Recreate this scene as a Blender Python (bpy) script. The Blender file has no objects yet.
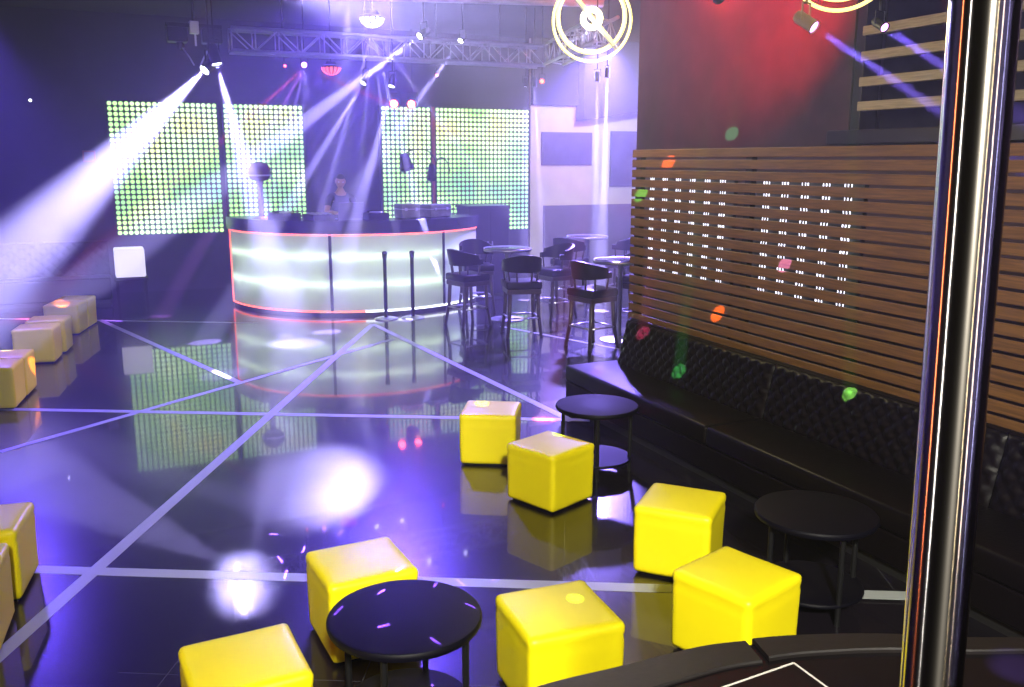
import bpy, bmesh, math, random
from mathutils import Vector, Matrix, noise
random.seed(7)
PI = math.pi
S = bpy.context.scene
COL = S.collection

# ------------------------------------------------------------------ helpers
def link(o):
    COL.objects.link(o); return o

def tag(o, label, cat, group=None):
    o['label'] = label; o['category'] = cat
    if group: o['group'] = group
    return o

def thing(name, label, cat, loc=(0, 0, 0), rz=0.0, group=None):
    o = bpy.data.objects.new(name, None)
    o.empty_display_size = .1
    o.location = loc; o.rotation_euler = (0, 0, rz)
    link(o)
    return tag(o, label, cat, group)

class MB:
    """collects shapes in a bmesh, build() links them as one mesh object"""
    def __init__(self): self.bm = bmesh.new()
    def box(self, x0, x1, y0, y1, z0, z1, bevel=0, seg=2, mat=None):
        r = bmesh.ops.create_cube(self.bm, size=1)
        vs = r['verts']
        for v in vs:
            v.co = Vector((x0 + (v.co.x + .5) * (x1 - x0), y0 + (v.co.y + .5) * (y1 - y0), z0 + (v.co.z + .5) * (z1 - z0)))
        if bevel:
            es = {e for v in vs for e in v.link_edges}
            r = bmesh.ops.bevel(self.bm, geom=list(es), offset=bevel, segments=seg, affect='EDGES', profile=.5)
            vs = list({v for f in r['faces'] for v in f.verts} | {v for v in vs if v.is_valid})
        if mat is not None:
            for v in vs: v.co = mat @ v.co
        return self
    def tube(self, pts, r, seg=10, closed=False, caps=True):
        pts = [Vector(p) for p in pts]
        n = len(pts)
        rs = r if isinstance(r, (list, tuple)) else [r] * n
        rings = []; up = None
        for i, p in enumerate(pts):
            if closed: t = pts[(i + 1) % n] - pts[i - 1]
            else: t = pts[min(i + 1, n - 1)] - pts[max(i - 1, 0)]
            t.normalize()
            if up is None:
                up = Vector((0, 0, 1)) if abs(t.z) < .9 else Vector((1, 0, 0))
            a = up - t * up.dot(t)
            if a.length < 1e-4: a = t.orthogonal()
            a.normalize(); up = a; b = t.cross(a)
            rings.append([self.bm.verts.new(p + (a * math.cos(2 * PI * k / seg) + b * math.sin(2 * PI * k / seg)) * rs[i]) for k in range(seg)])
        for i in range(n if closed else n - 1):
            A, B = rings[i], rings[(i + 1) % n]
            for k in range(seg):
                self.bm.faces.new((A[k], A[(k + 1) % seg], B[(k + 1) % seg], B[k]))
        if caps and not closed:
            self.bm.faces.new(rings[0][::-1]); self.bm.faces.new(rings[-1])
        return self
    def lathe(self, prof, seg=32, mat=None, cap=True):
        rings = []
        for (r, z) in prof:
            rings.append([self.bm.verts.new(Vector((r * math.cos(2 * PI * k / seg), r * math.sin(2 * PI * k / seg), z))) for k in range(seg)])
        for A, B in zip(rings, rings[1:]):
            for k in range(seg):
                self.bm.faces.new((A[k], A[(k + 1) % seg], B[(k + 1) % seg], B[k]))
        if cap:
            if prof[0][0] > 1e-4: self.bm.faces.new(rings[0][::-1])
            if prof[-1][0] > 1e-4: self.bm.faces.new(rings[-1])
        if mat is not None:
            for R in rings:
                for v in R: v.co = mat @ v.co
        return self
    def prism(self, poly, z0, z1):
        a = [self.bm.verts.new((x, y, z0)) for x, y in poly]
        b = [self.bm.verts.new((x, y, z1)) for x, y in poly]
        n = len(poly)
        for k in range(n): self.bm.faces.new((a[k], a[(k + 1) % n], b[(k + 1) % n], b[k]))
        self.bm.faces.new(a[::-1]); self.bm.faces.new(b)
        return self
    def arcwall(self, cx, cy, r0, r1, a0, a1, z0, z1, n=48):
        """curved slab between two radii"""
        R = []
        for i in range(n + 1):
            a = math.radians(a0 + (a1 - a0) * i / n); c, s = math.cos(a), math.sin(a)
            R.append([self.bm.verts.new((cx + r * c, cy + r * s, z)) for r, z in ((r0, z0), (r1, z0), (r1, z1), (r0, z1))])
        for A, B in zip(R, R[1:]):
            for k in range(4): self.bm.faces.new((A[k], A[(k + 1) % 4], B[(k + 1) % 4], B[k]))
        self.bm.faces.new(R[0]); self.bm.faces.new(R[-1][::-1])
        return self
    def grid(self, nx, ny, fn):
        V = [[self.bm.verts.new(fn(i / nx, j / ny)) for i in range(nx + 1)] for j in range(ny + 1)]
        for j in range(ny):
            for i in range(nx):
                self.bm.faces.new((V[j][i], V[j][i + 1], V[j + 1][i + 1], V[j + 1][i]))
        return self
    def build(self, name, mat, parent=None, smooth=False, loc=None, rot=None, kind=None, label=None):
        bm = self.bm
        bmesh.ops.remove_doubles(bm, verts=bm.verts, dist=1e-5)
        bmesh.ops.recalc_face_normals(bm, faces=bm.faces)
        me = bpy.data.meshes.new(name)
        bm.to_mesh(me); bm.free()
        if smooth:
            me.polygons.foreach_set('use_smooth', [True] * len(me.polygons))
            if smooth is not True: me.set_sharp_from_angle(angle=smooth)
        me.materials.append(mat)
        o = link(bpy.data.objects.new(name, me))
        if parent: o.parent = parent
        if loc: o.location = loc
        if rot: o.rotation_euler = rot
        if kind: o['kind'] = kind
        if label: o['label'] = label
        return o

def kids(o): return [c for c in COL.objects if c.parent == o]
def copy_tree(o, parent=None):
    c = o.copy(); COL.objects.link(c)
    if parent: c.parent = parent
    for ch in kids(o): copy_tree(ch, c)
    return c

def frame_z(src, tgt):
    """matrix whose local +Z looks from src to tgt"""
    d = (Vector(tgt) - Vector(src)).normalized()
    return Matrix.Translation(Vector(src)) @ d.to_track_quat('Z', 'Y').to_matrix().to_4x4()

# ------------------------------------------------------------------ materials
def mat(name, col, rough=.5, metal=0.0, spec=.5, bump=0, bscale=40, mottled=0, mscale=3, coat=0, aniso=0, sheen=0):
    m = bpy.data.materials.new(name); m.use_nodes = True
    nt = m.node_tree; b = nt.nodes['Principled BSDF']
    b.inputs['Base Color'].default_value = (*col, 1)
    b.inputs['Roughness'].default_value = rough
    b.inputs['Metallic'].default_value = metal
    b.inputs['Specular IOR Level'].default_value = spec
    b.inputs['Coat Weight'].default_value = coat
    b.inputs['Anisotropic'].default_value = aniso
    tc = nt.nodes.new('ShaderNodeTexCoord')
    if bump:
        n = nt.nodes.new('ShaderNodeTexNoise'); n.inputs['Scale'].default_value = bscale; n.inputs['Detail'].default_value = 4
        nt.links.new(tc.outputs['Object'], n.inputs['Vector'])
        bp = nt.nodes.new('ShaderNodeBump'); bp.inputs['Strength'].default_value = bump; bp.inputs['Distance'].default_value = .01
        nt.links.new(n.outputs['Fac'], bp.inputs['Height']); nt.links.new(bp.outputs['Normal'], b.inputs['Normal'])
    if mottled:
        n = nt.nodes.new('ShaderNodeTexNoise'); n.inputs['Scale'].default_value = mscale; n.inputs['Detail'].default_value = 5
        nt.links.new(tc.outputs['Object'], n.inputs['Vector'])
        r = nt.nodes.new('ShaderNodeValToRGB')
        r.color_ramp.elements[0].position = .3; r.color_ramp.elements[1].position = .7
        r.color_ramp.elements[0].color = (*[c * (1 - mottled) for c in col], 1)
        r.color_ramp.elements[1].color = (*[min(1, c * (1 + mottled)) for c in col], 1)
        nt.links.new(n.outputs['Fac'], r.inputs['Fac']); nt.links.new(r.outputs['Color'], b.inputs['Base Color'])
    return m

def emit(name, col, strength, sampling='AUTO'):
    m = bpy.data.materials.new(name); m.use_nodes = True
    b = m.node_tree.nodes['Principled BSDF']
    b.inputs['Base Color'].default_value = (.02, .02, .02, 1)
    b.inputs['Emission Color'].default_value = (*col, 1)
    b.inputs['Emission Strength'].default_value = strength
    m.cycles.emission_sampling = sampling
    return m

def floor_mat():
    m = bpy.data.materials.new('black_polished_tile'); m.use_nodes = True
    nt = m.node_tree; b = nt.nodes['Principled BSDF']
    tc = nt.nodes.new('ShaderNodeTexCoord')
    mp = nt.nodes.new('ShaderNodeMapping'); mp.inputs['Rotation'].default_value = (0, 0, math.radians(-62))
    nt.links.new(tc.outputs['Object'], mp.inputs['Vector'])
    br = nt.nodes.new('ShaderNodeTexBrick'); br.offset = 0
    br.inputs['Scale'].default_value = 1.0
    br.inputs['Brick Width'].default_value = .9; br.inputs['Row Height'].default_value = .9
    br.inputs['Mortar Size'].default_value = .0025; br.inputs['Mortar Smooth'].default_value = .2
    br.inputs['Color1'].default_value = (.006, .005, .008, 1); br.inputs['Color2'].default_value = (.008, .006, .010, 1)
    br.inputs['Mortar'].default_value = (.05, .05, .055, 1)
    nt.links.new(mp.outputs['Vector'], br.inputs['Vector'])
    nt.links.new(br.outputs['Color'], b.inputs['Base Color'])
    n = nt.nodes.new('ShaderNodeTexNoise'); n.inputs['Scale'].default_value = 2.2; n.inputs['Detail'].default_value = 6
    nt.links.new(tc.outputs['Object'], n.inputs['Vector'])
    mr = nt.nodes.new('ShaderNodeMapRange'); mr.inputs['To Min'].default_value = .02; mr.inputs['To Max'].default_value = .06
    nt.links.new(n.outputs['Fac'], mr.inputs['Value']); nt.links.new(mr.outputs['Result'], b.inputs['Coat Roughness'])
    b.inputs['Coat Weight'].default_value = .68; b.inputs['Coat IOR'].default_value = 1.5
    b.inputs['Roughness'].default_value = .27; b.inputs['Specular IOR Level'].default_value = .34
    return m

def wood_mat(name, c0, c1, rough=.45):
    m = bpy.data.materials.new(name); m.use_nodes = True
    nt = m.node_tree; b = nt.nodes['Principled BSDF']
    tc = nt.nodes.new('ShaderNodeTexCoord')
    mp = nt.nodes.new('ShaderNodeMapping'); mp.inputs['Scale'].default_value = (6, 1.2, 22)
    nt.links.new(tc.outputs['Object'], mp.inputs['Vector'])
    n = nt.nodes.new('ShaderNodeTexNoise'); n.inputs['Scale'].default_value = 3; n.inputs['Detail'].default_value = 8; n.inputs['Distortion'].default_value = .6
    nt.links.new(mp.outputs['Vector'], n.inputs['Vector'])
    r = nt.nodes.new('ShaderNodeValToRGB')
    r.color_ramp.elements[0].position = .35; r.color_ramp.elements[1].position = .68
    r.color_ramp.elements[0].color = (*c0, 1); r.color_ramp.elements[1].color = (*c1, 1)
    nt.links.new(n.outputs['Fac'], r.inputs['Fac']); nt.links.new(r.outputs['Color'], b.inputs['Base Color'])
    b.inputs['Roughness'].default_value = rough
    return m

def led_mat():
    """what the LED dots show: a drifting picture in lime, yellow and white"""
    m = bpy.data.materials.new('led_picture'); m.use_nodes = True
    nt = m.node_tree; b = nt.nodes['Principled BSDF']
    tc = nt.nodes.new('ShaderNodeTexCoord')
    n = nt.nodes.new('ShaderNodeTexNoise'); n.inputs['Scale'].default_value = .9; n.inputs['Detail'].default_value = 3
    nt.links.new(tc.outputs['Object'], n.inputs['Vector'])
    r = nt.nodes.new('ShaderNodeValToRGB')
    e = r.color_ramp.elements
    e[0].position = .3; e[0].color = (.16, .42, .20, 1)
    e[1].position = .72; e[1].color = (.86, .84, .20, 1)
    x = e.new(.45); x.color = (.36, .70, .18, 1)
    x = e.new(.58); x.color = (.62, .92, .42, 1)
    nt.links.new(n.outputs['Fac'], r.inputs['Fac'])
    b.inputs['Base Color'].default_value = (.02, .02, .02, 1)
    nt.links.new(r.outputs['Color'], b.inputs['Emission Color'])
    b.inputs['Emission Strength'].default_value = LED_STRENGTH
    m.cycles.emission_sampling = 'NONE'
    return m

def translucent_mat():
    m = bpy.data.materials.new('frosted_acrylic'); m.use_nodes = True
    nt = m.node_tree; nt.nodes.remove(nt.nodes['Principled BSDF']); out = nt.nodes['Material Output']
    t = nt.nodes.new('ShaderNodeBsdfTranslucent'); t.inputs['Color'].default_value = (.92, .96, .94, 1)
    d = nt.nodes.new('ShaderNodeBsdfDiffuse'); d.inputs['Color'].default_value = (.8, .8, .82, 1)
    g = nt.nodes.new('ShaderNodeBsdfGlossy'); g.inputs['Roughness'].default_value = .25
    a = nt.nodes.new('ShaderNodeMixShader'); a.inputs[0].default_value = .35
    c = nt.nodes.new('ShaderNodeMixShader'); c.inputs[0].default_value = .05
    nt.links.new(t.outputs[0], a.inputs[1]); nt.links.new(d.outputs[0], a.inputs[2])
    nt.links.new(a.outputs[0], c.inputs[1]); nt.links.new(g.outputs[0], c.inputs[2]); nt.links.new(c.outputs[0], out.inputs[0])
    return m

def steel_mat():
    m = mat('polished_steel', (.60, .56, .52), .16, 1.0, aniso=.9)
    nt = m.node_tree; t = nt.nodes.new('ShaderNodeTangent'); t.direction_type = 'RADIAL'; t.axis = 'Z'
    nt.links.new(t.outputs[0], nt.nodes['Principled BSDF'].inputs['Tangent'])
    nt.nodes['Principled BSDF'].inputs['Anisotropic Rotation'].default_value = .25
    return m

LED_STRENGTH = 2.6
M = dict(
    floor=floor_mat(),
    strip=mat('pale_inlay', (.30, .32, .32), .35, bump=.05),
    wall=mat('dark_wall_paint', (.018, .014, .022), .8, bump=.15, bscale=20, mottled=.25),
    wall_r=mat('plum_wall_paint', (.034, .015, .021), .75, bump=.2, bscale=14, mottled=.3),
    ceil=mat('ceiling_black', (.022, .022, .026), .9, bump=.2),
    cream=mat('cream_wall_paint', (.62, .62, .56), .7, bump=.1, mottled=.06),
    dado=mat('grey_dado', (.16, .15, .21), .55, bump=.1, mottled=.1),
    yellow=mat('yellow_leatherette', (.80, .68, .004), .42, bump=.06, bscale=90, spec=.4),
    plinth=mat('black_plastic', (.008, .008, .009), .5),
    leather=mat('black_leather', (.003, .002, .003), .38, bump=.12, bscale=70, spec=.12),
    black=mat('black_metal', (.006, .006, .007), .45, spec=.2),
    tabletop=mat('black_table_laminate', (.002, .0018, .005), .5, spec=.1, bump=.03, bscale=120),
    slat=wood_mat('brown_slat_wood', (.075, .032, .007), (.140, .062, .013), .6),
    darkwood=wood_mat('dark_stool_wood', (.020, .012, .014), (.05, .030, .032), .35),
    shelfwood=wood_mat('pale_bar_wood', (.22, .17, .10), (.36, .28, .17), .5),
    steel=steel_mat(),
    alu=mat('aluminium', (.55, .56, .6), .35, 1.0),
    galv=mat('grey_pipe_paint', (.34, .34, .38), .5),
    stage=mat('stage_dark_tile', (.004, .003, .004), .25, spec=.25, mottled=.3),
    rim=mat('stage_rim_brown', (.006, .004, .004), .5, bump=.15, bscale=30, mottled=.3),
    joint=mat('white_joint', (.62, .60, .56), .5),
    acrylic=translucent_mat(),
    reflector=mat('white_reflector', (.75, .78, .75), .6),
    counter=mat('dark_counter', (.020, .022, .030), .25, mottled=.2),
    led=led_mat(),
    ledback=mat('led_backing', (.010, .012, .014), .6),
    tube=emit('bar_tube_light', (.82, 1.0, .70), 46),
    red_led=emit('red_led_line', (1.0, .13, .08), 3.2),
    white_led=emit('white_led_line', (.9, .95, 1.0), 3.0),
    ring=emit('warm_neon', (1.0, .84, .22), 2.4),
    hubglow=emit('warm_bulb', (1.0, .9, .55), 6.0),
    lens=emit('white_lens', (.86, .84, 1.0), 12.0),
    biglens=emit('bright_lens', (.82, .80, 1.0), 40.0),
    bowl=emit('bowl_cells', (.93, .92, 1.0), 6.0),
    redlens=emit('red_cells', (1.0, .10, .05), 3.0),
    redlamp=emit('red_lamp_glow', (1.0, .08, .05), 10.0),
    redhot=emit('red_lamp_strong', (1.0, .07, .05), 45.0),
    violet=emit('violet_lens', (.72, .25, 1.0), 12.0),
    lampcube=emit('white_cube_glow', (.86, .82, 1.0), 1.0),
    stripled=emit('cold_light_strip', (.84, .84, 1.0), 2.6),
    glass=mat('black_glass', (.010, .010, .016), .08, spec=.6),
    grey=mat('grey_plastic', (.10, .10, .12), .4),
    beige=mat('beige_metal', (.17, .11, .055), .45),
    skin=mat('skin', (.46, .26, .17), .5),
    shirt=mat('black_cotton', (.012, .012, .016), .9, bump=.1),
    trousers=mat('navy_denim', (.02, .022, .035), .9, bump=.1),
    hair=mat('dark_hair', (.012, .009, .008), .6, bump=.3),
    eye=mat('eye_white', (.6, .6, .6), .3),
    lip=mat('lips', (.36, .14, .11), .5),
    signred=mat('sign_red', (.30, .04, .05), .5),
    paper=mat('sign_face', (.25, .20, .26), .6),
    cable=mat('cable_rubber', (.02, .02, .022), .6),
    dome=mat('plum_dome', (.07, .02, .09), .2, spec=.6),
    caseside=mat('grey_case', (.16, .16, .17), .35, mottled=.3, mscale=9),
    picture=mat('framed_print', (.13, .12, .19), .25, mottled=.25, mscale=2),
)

def light(kind, name, loc, power, color, parent=None, tgt=None, angle=30, blend=.3, size=.02, sy=None):
    L = bpy.data.lights.new(name, kind)
    L.energy = power; L.color = color
    if kind == 'SPOT':
        L.spot_size = math.radians(angle); L.spot_blend = blend; L.shadow_soft_size = size
    elif kind == 'POINT': L.shadow_soft_size = size
    elif kind == 'AREA':
        L.size = size
        if sy: L.shape = 'RECTANGLE'; L.size_y = sy
    o = link(bpy.data.objects.new(name, L))
    o.location = loc
    if tgt is not None:
        o.rotation_euler = (Vector(tgt) - Vector(loc)).to_track_quat('-Z', 'Y').to_euler()
    if parent: o.parent = parent
    return o

def struct(o): o['kind'] = 'structure'; return o

# ------------------------------------------------------------------ the room
CEIL = 4.7
struct(MB().box(-3.4, 12.2, -4.2, 17.3, -.2, 0).build('floor', M['floor']))
struct(MB().box(-3.4, 12.2, -4.2, 17.3, CEIL, CEIL + .2).build('ceiling', M['ceil']))
struct(MB().box(-3.4, -3.2, -4.2, 17.3, 0, CEIL).build('wall_left', M['wall']))
struct(MB().box(-3.2, 8.12, 17.1, 17.3, 0, CEIL).build('wall_back', M['wall']))
struct(MB().box(-3.2, 12.2, -4.2, -4.0, 0, CEIL).build('wall_front', M['wall']))
# pale wall of the bar-table corner, under a dark sloping soffit
struct(MB().box(8.12, 12.2, 17.0, 17.3, 0, CEIL).build('wall_back_corner', M['cream']))
struct(MB().box(12.0, 12.2, 11.16, 17.0, 0, CEIL).build('wall_right_corner', M['cream']))
bm = MB()
bm.prism([(0, 0), (2.9, .43), (2.9, 1.6), (0, 1.6)], 0, .35)
o = bm.build('trim_1', M['wall']); o.rotation_euler = (PI / 2, 0, 0); o.location = (9.16, 16.995, 3.10); struct(o)
struct(MB().box(8.12, 9.16, 16.9, 16.996, 3.40, CEIL).build('trim_20', M['wall']))
struct(MB().box(8.42, 11.98, 16.94, 16.998, .12, 1.37).build('trim_2', M['dado']))
struct(MB().box(8.12, 11.98, 16.9, 16.998, 0, .12).build('baseboard_back', M['dado']))
# right wall with the barred opening above the slatted screen
wr = MB()
wr.box(7.0, 7.2, 7.15, 11.16, 0, CEIL)
wr.box(7.0, 7.2, -4.0, 1.2, 0, CEIL)
wr.box(7.0, 7.2, 1.2, 7.15, 0, 2.45)
wr.box(7.0, 7.2, 1.2, 7.15, 3.95, CEIL)
struct(wr.build('wall_right', M['wall_r']))
struct(MB().box(7.2, 12.0, 11.0, 11.16, 0, CEIL).build('wall_right_return', M['wall_r']))
struct(MB().box(8.3, 8.4, .5, 8.0, 0, CEIL).build('wall_beyond_opening', M['wall']))
win = struct(MB().box(6.985, 7.22, 6.99, 7.11, 2.5, 3.98, .008).box(6.985, 7.22, 1.2, 1.32, 2.5, 3.98, .008)
             .box(6.985, 7.22, 1.32, 6.99, 3.9, 3.98, .008).build('window_1', M['rim']))
MB().box(6.86, 7.24, 1.2, 7.3, 2.46, 2.6, .01).build('window_sill', M['rim'], win)
for zc in (2.83, 3.065, 3.31, 3.55):
    MB().box(6.97, 7.05, 1.32, 7.02, zc - .045, zc + .045, .006).build('window_bar', M['shelfwood'], win)

# pale strips set into the floor
def strip(i, a, b, w=.075):
    a = Vector((*a, 0)); b = Vector((*b, 0)); d = (b - a).normalized(); n = Vector((-d.y, d.x, 0)) * w / 2
    bm = MB()
    bm.prism([(q.x, q.y) for q in (a + n, a - n, b - n, b + n)], -.004, .0015 + .00025 * i)
    struct(bm.build('trim_%d' % (i + 2), M['strip']))
for i, (a, b, w) in enumerate([
    ((-.75, 4.25), (3.40, 12.33), .085),
    ((-2.9, 6.74), (3.86, 3.15), .095),
    ((-2.9, 10.40), (3.86, 6.81), .085),
    ((-.15, 14.27), (1.18, 9.52), .075),
    ((-.90, 7.96), (3.35, 11.15), .07),
    ((3.40, 12.33), (3.70, 6.85), .08),
    ((5.0, 11.4), (6.25, 7.9), .06),
    ((-2.9, 15.78), (1.9, 13.08), .06)]):
    strip(i + 1, a, b, w)

# ------------------------------------------------------------------ stage in the foreground
st = thing('stage_platform', 'low dark curved stage in the foreground carrying the steel pole', 'stage', (1.5, 1.0, 0))
EDGE = [(-.9, .9), (-.55, 1.5), (-.05, 2.0), (.55, 2.35), (1.0, 2.49), (1.273, 2.524), (1.586, 2.514), (1.914, 2.507), (2.103, 2.469), (2.29, 2.417), (2.58, 2.30), (2.866, 2.141), (3.15, 2.0), (3.5, 1.75), (3.75, 1.4), (3.8, .8)]
def smooth_line(P, n=6):
    out = []
    for i in range(len(P) - 1):
        p0 = Vector(P[max(i - 1, 0)]); p1 = Vector(P[i]); p2 = Vector(P[i + 1]); p3 = Vector(P[min(i + 2, len(P) - 1)])
        for k in range(n):
            t = k / n
            out.append(.5 * ((2 * p1) + (p2 - p0) * t + (2 * p0 - 5 * p1 + 4 * p2 - p3) * t * t + (3 * p1 - p0 - 3 * p2 + p3) * t ** 3))
    out.append(Vector(P[-1])); return out
SE = smooth_line(EDGE)
off = Vector((1.5, 1.0))
poly = [(p.x - off.x, p.y - off.y) for p in SE] + [(2.3, -3.6), (-2.4, -3.6)]
MB().prism(poly[::-1], 0, .49).build('stage_top', M['stage'], st)
def rim(i0, i1, w0, w1, z1, name='rim'):
    pts = SE[i0:i1 + 1]; outer = []; inner = []
    for k, p in enumerate(pts):
        j = i0 + k
        d = (SE[min(j + 1, len(SE) - 1)] - SE[max(j - 1, 0)]).normalized(); nrm = Vector((d.y, -d.x))
        w = w0 + (w1 - w0) * k / (len(pts) - 1)
        outer.append(p - off - nrm * .02); inner.append(p - off + nrm * w)
    bm = MB(); n = len(pts); Rr = []
    for a, b in zip(outer, inner):
        Rr.append([bm.bm.verts.new((*q, z)) for q, z in ((a, z1 - .10), (a, z1 - .006), (a + (b - a) * .04, z1), (b - (b - a) * .04, z1), (b, z1 - .006), (b, z1 - .10))])
    for A, B in zip(Rr, Rr[1:]):
        for k in range(6): bm.bm.faces.new((A[k], A[(k + 1) % 6], B[(k + 1) % 6], B[k]))
    bm.bm.faces.new(Rr[0]); bm.bm.faces.new(Rr[-1][::-1])
    return bm.build(name, M['rim'], st)
rim(0, 48, .22, .13, .502); rim(49, len(SE) - 1, .12, .02, .508)
def line_on(a, b, w, z0, z1, parent, name='white_joint'):
    a = Vector(a); b = Vector(b); d = (b - a).normalized(); n = Vector((-d.y, d.x)) * w / 2
    MB().prism([tuple(q - off) for q in (a + n, a - n, b - n, b + n)], z0, z1).build(name, M['joint'], parent)
ap = (2.181, 2.30)
line_on(ap, (1.30, 2.245), .008, .486, .4915, st); line_on(ap, (2.176, 1.6), .008, .486, .4915, st)

# steel pole standing on the stage
pole = thing('steel_pole', 'polished steel pole rising from the foreground stage', 'pole', (.865, .651, .49))
top = Vector((.777, .691, 4.7)) - Vector((.865, .651, .49))
pb = MB(); pb.tube([(0, 0, .0), tuple(top * .5), tuple(top)], .0335, 48)
pb.build('shaft', M['steel'], pole, smooth=math.radians(50))
MB().lathe([(.10, .001), (.10, .012), (.06, .022), (.036, .05)], 40).build('base_flange', M['steel'], pole, smooth=math.radians(40))

# ------------------------------------------------------------------ cube poufs
def pouf_mesh():
    bm = bmesh.new()
    n = 14
    bmesh.ops.create_cube(bm, size=2)
    bmesh.ops.subdivide_edges(bm, edges=bm.edges[:], cuts=n, use_grid_fill=True)
    h = .195; r = .026; W = .217
    for v in bm.verts:
        p = v.co.copy()
        q = Vector([math.copysign(abs(c) ** .75, c) for c in p])     # crowd points towards the edges
        x, y, z = q.x * W, q.y * W, q.z * h
        cx = max(-W + r, min(W - r, x)); cy = max(-W + r, min(W - r, y)); cz = max(-h + .012, min(h - r * .8, z))
        d = Vector((x - cx, y - cy, z - cz)); rr = r
        if d.length > 1e-6:
            sc = Vector((d.x / r, d.y / r, d.z / (r * .8 if z > 0 else .012)))
            l = sc.length; sc /= max(l, 1e-6); m_ = min(1, max(abs(d.x) / r, abs(d.y) / r, abs(d.z) / (r * .8 if z > 0 else .012)))
            x = cx + sc.x * r * m_; y = cy + sc.y * r * m_; z = cz + sc.z * (r * .8 if z > 0 else .012) * m_
        bx = 1 - (x / W) ** 2; by = 1 - (y / W) ** 2; bz = 1 - (z / h) ** 2
        if z > h * .6: z += .012 * max(bx, 0) * max(by, 0) * (z / h)           # crowned cushion top
        k = 1 + .014 * (z / h)                                                  # a little wider at the top
        x *= k; y *= k
        g = math.exp(-((z - .135) / .006) ** 2) * .004                          # seam under the top panel
        x -= math.copysign(g, x) * (abs(x) > .2); y -= math.copysign(g, y) * (abs(y) > .2)
        w = noise.noise(Vector((x * 6, y * 6, z * 5))) * .003
        v.co = Vector((x + w * (abs(x) > .17), y + w * (abs(y) > .17), z + .209 + w))
    me = bpy.data.meshes.new('cushion_body'); bm.to_mesh(me); bm.free()
    me.polygons.foreach_set('use_smooth', [True] * len(me.polygons))
    me.materials.append(M['yellow'])
    return me
PM = pouf_mesh()
def make_pouf():
    t = thing('cube_pouf', 'x', 'pouf')
    c = link(bpy.data.objects.new('cushion_body', PM)); c.parent = t
    MB().box(-.185, .185, -.185, .185, 0, .022, .004).build('plinth', M['plinth'], t)
    return t
P0 = make_pouf()
POUFS = [
    ((2.644, 6.229), -.53, 'yellow cube pouf nearest the sofa-end table, a white light spot on its top'),
    ((2.669, 5.243), .367, 'yellow cube pouf set corner-on, just in front of the white-spotted pouf'),
    ((2.881, 4.014), -.842, 'yellow cube pouf behind the pale floor strip, overlapped by the pouf at the stage edge'),
    ((2.585, 3.133), .296, 'yellow cube pouf at the stage edge, nearest the steel pole'),
    ((1.659, 3.169), -.067, 'yellow cube pouf just right of the front table, pale green light patch on top'),
    ((1.005, 3.985), .05, 'yellow cube pouf standing behind the front round table and partly hidden by it'),
    ((.362, 3.308), .05, 'yellow cube pouf cut by the bottom of the photo, left of the front round table'),
    ((-.731, 5.311), -.146, 'yellow cube pouf at the left photo edge where the near pale floor strip ends'),
    ((-.80, 4.73), -.08, 'yellow cube pouf lowest at the left photo edge, overlapping its neighbour'),
    ((-1.059, 9.57), -.144, 'nearest yellow pouf of the far left row, its front face catching light'),
    ((-.99, 10.02), -.144, 'second yellow pouf of the far left row, side glowing orange beside the nearest one'),
    ((-.803, 11.61), -.15, 'third pouf of the far left row, showing a whole pale front face'),
    ((-.70, 12.16), -.15, 'fourth pouf of the far left row, tucked behind the pale-fronted third'),
    ((-.554, 13.41), -.25, 'fifth pouf of the far left row, orange spot on its top'),
    ((-.44, 13.87), -.25, 'farthest pouf of the far left row, beside the violet-lit floor line'),
]
for i, ((x, y), rz, lab) in enumerate(POUFS):
    p = P0 if i == 0 else copy_tree(P0)
    p.location = (x, y, 0); p.rotation_euler = (0, 0, rz); tag(p, lab, 'pouf', 'yellow cube poufs around the dance floor')

# ------------------------------------------------------------------ low round tables
def make_table(r=.31):
    t = thing('coffee_table', 'x', 'table')
    MB().lathe([(0, .480), (r - .02, .480), (r - .004, .486), (r, .498), (r, .508), (r - .006, .516), (r - .016, .518), (0, .518)], 64).build('table_top', M['tabletop'], t, smooth=math.radians(40))
    for k in range(4):
        a = PI / 4 + k * PI / 2; c, s = math.cos(a), math.sin(a)
        MB().tube([(c * (r - .06), s * (r - .06), .481), (c * (r - .06), s * (r - .06), .0)], .014, 12).build('leg', M['black'], t, smooth=math.radians(50))
    MB().lathe([(0, .10), (r - .05, .10), (r - .045, .106), (r - .045, .114), (r - .05, .12), (0, .12)], 48).build('lower_shelf', M['tabletop'], t, smooth=math.radians(40))
    return t
T0 = make_table()
for i, (x, y, rz, lab) in enumerate([
    (.975, 3.186, .15, 'black round table at the front among yellow poufs, violet light dashes on its top'),
    (3.247, 5.624, .3, 'black round table beside the far end of the sofa, top glowing lilac'),
    (3.25, 3.345, .6, 'black round table in the dark between the stage-edge pouf and the steel pole')]):
    t = T0 if i == 0 else copy_tree(T0)
    t.location = (x, y, 0); t.rotation_euler = (0, 0, rz); tag(t, lab, 'table', 'low round black tables')

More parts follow.
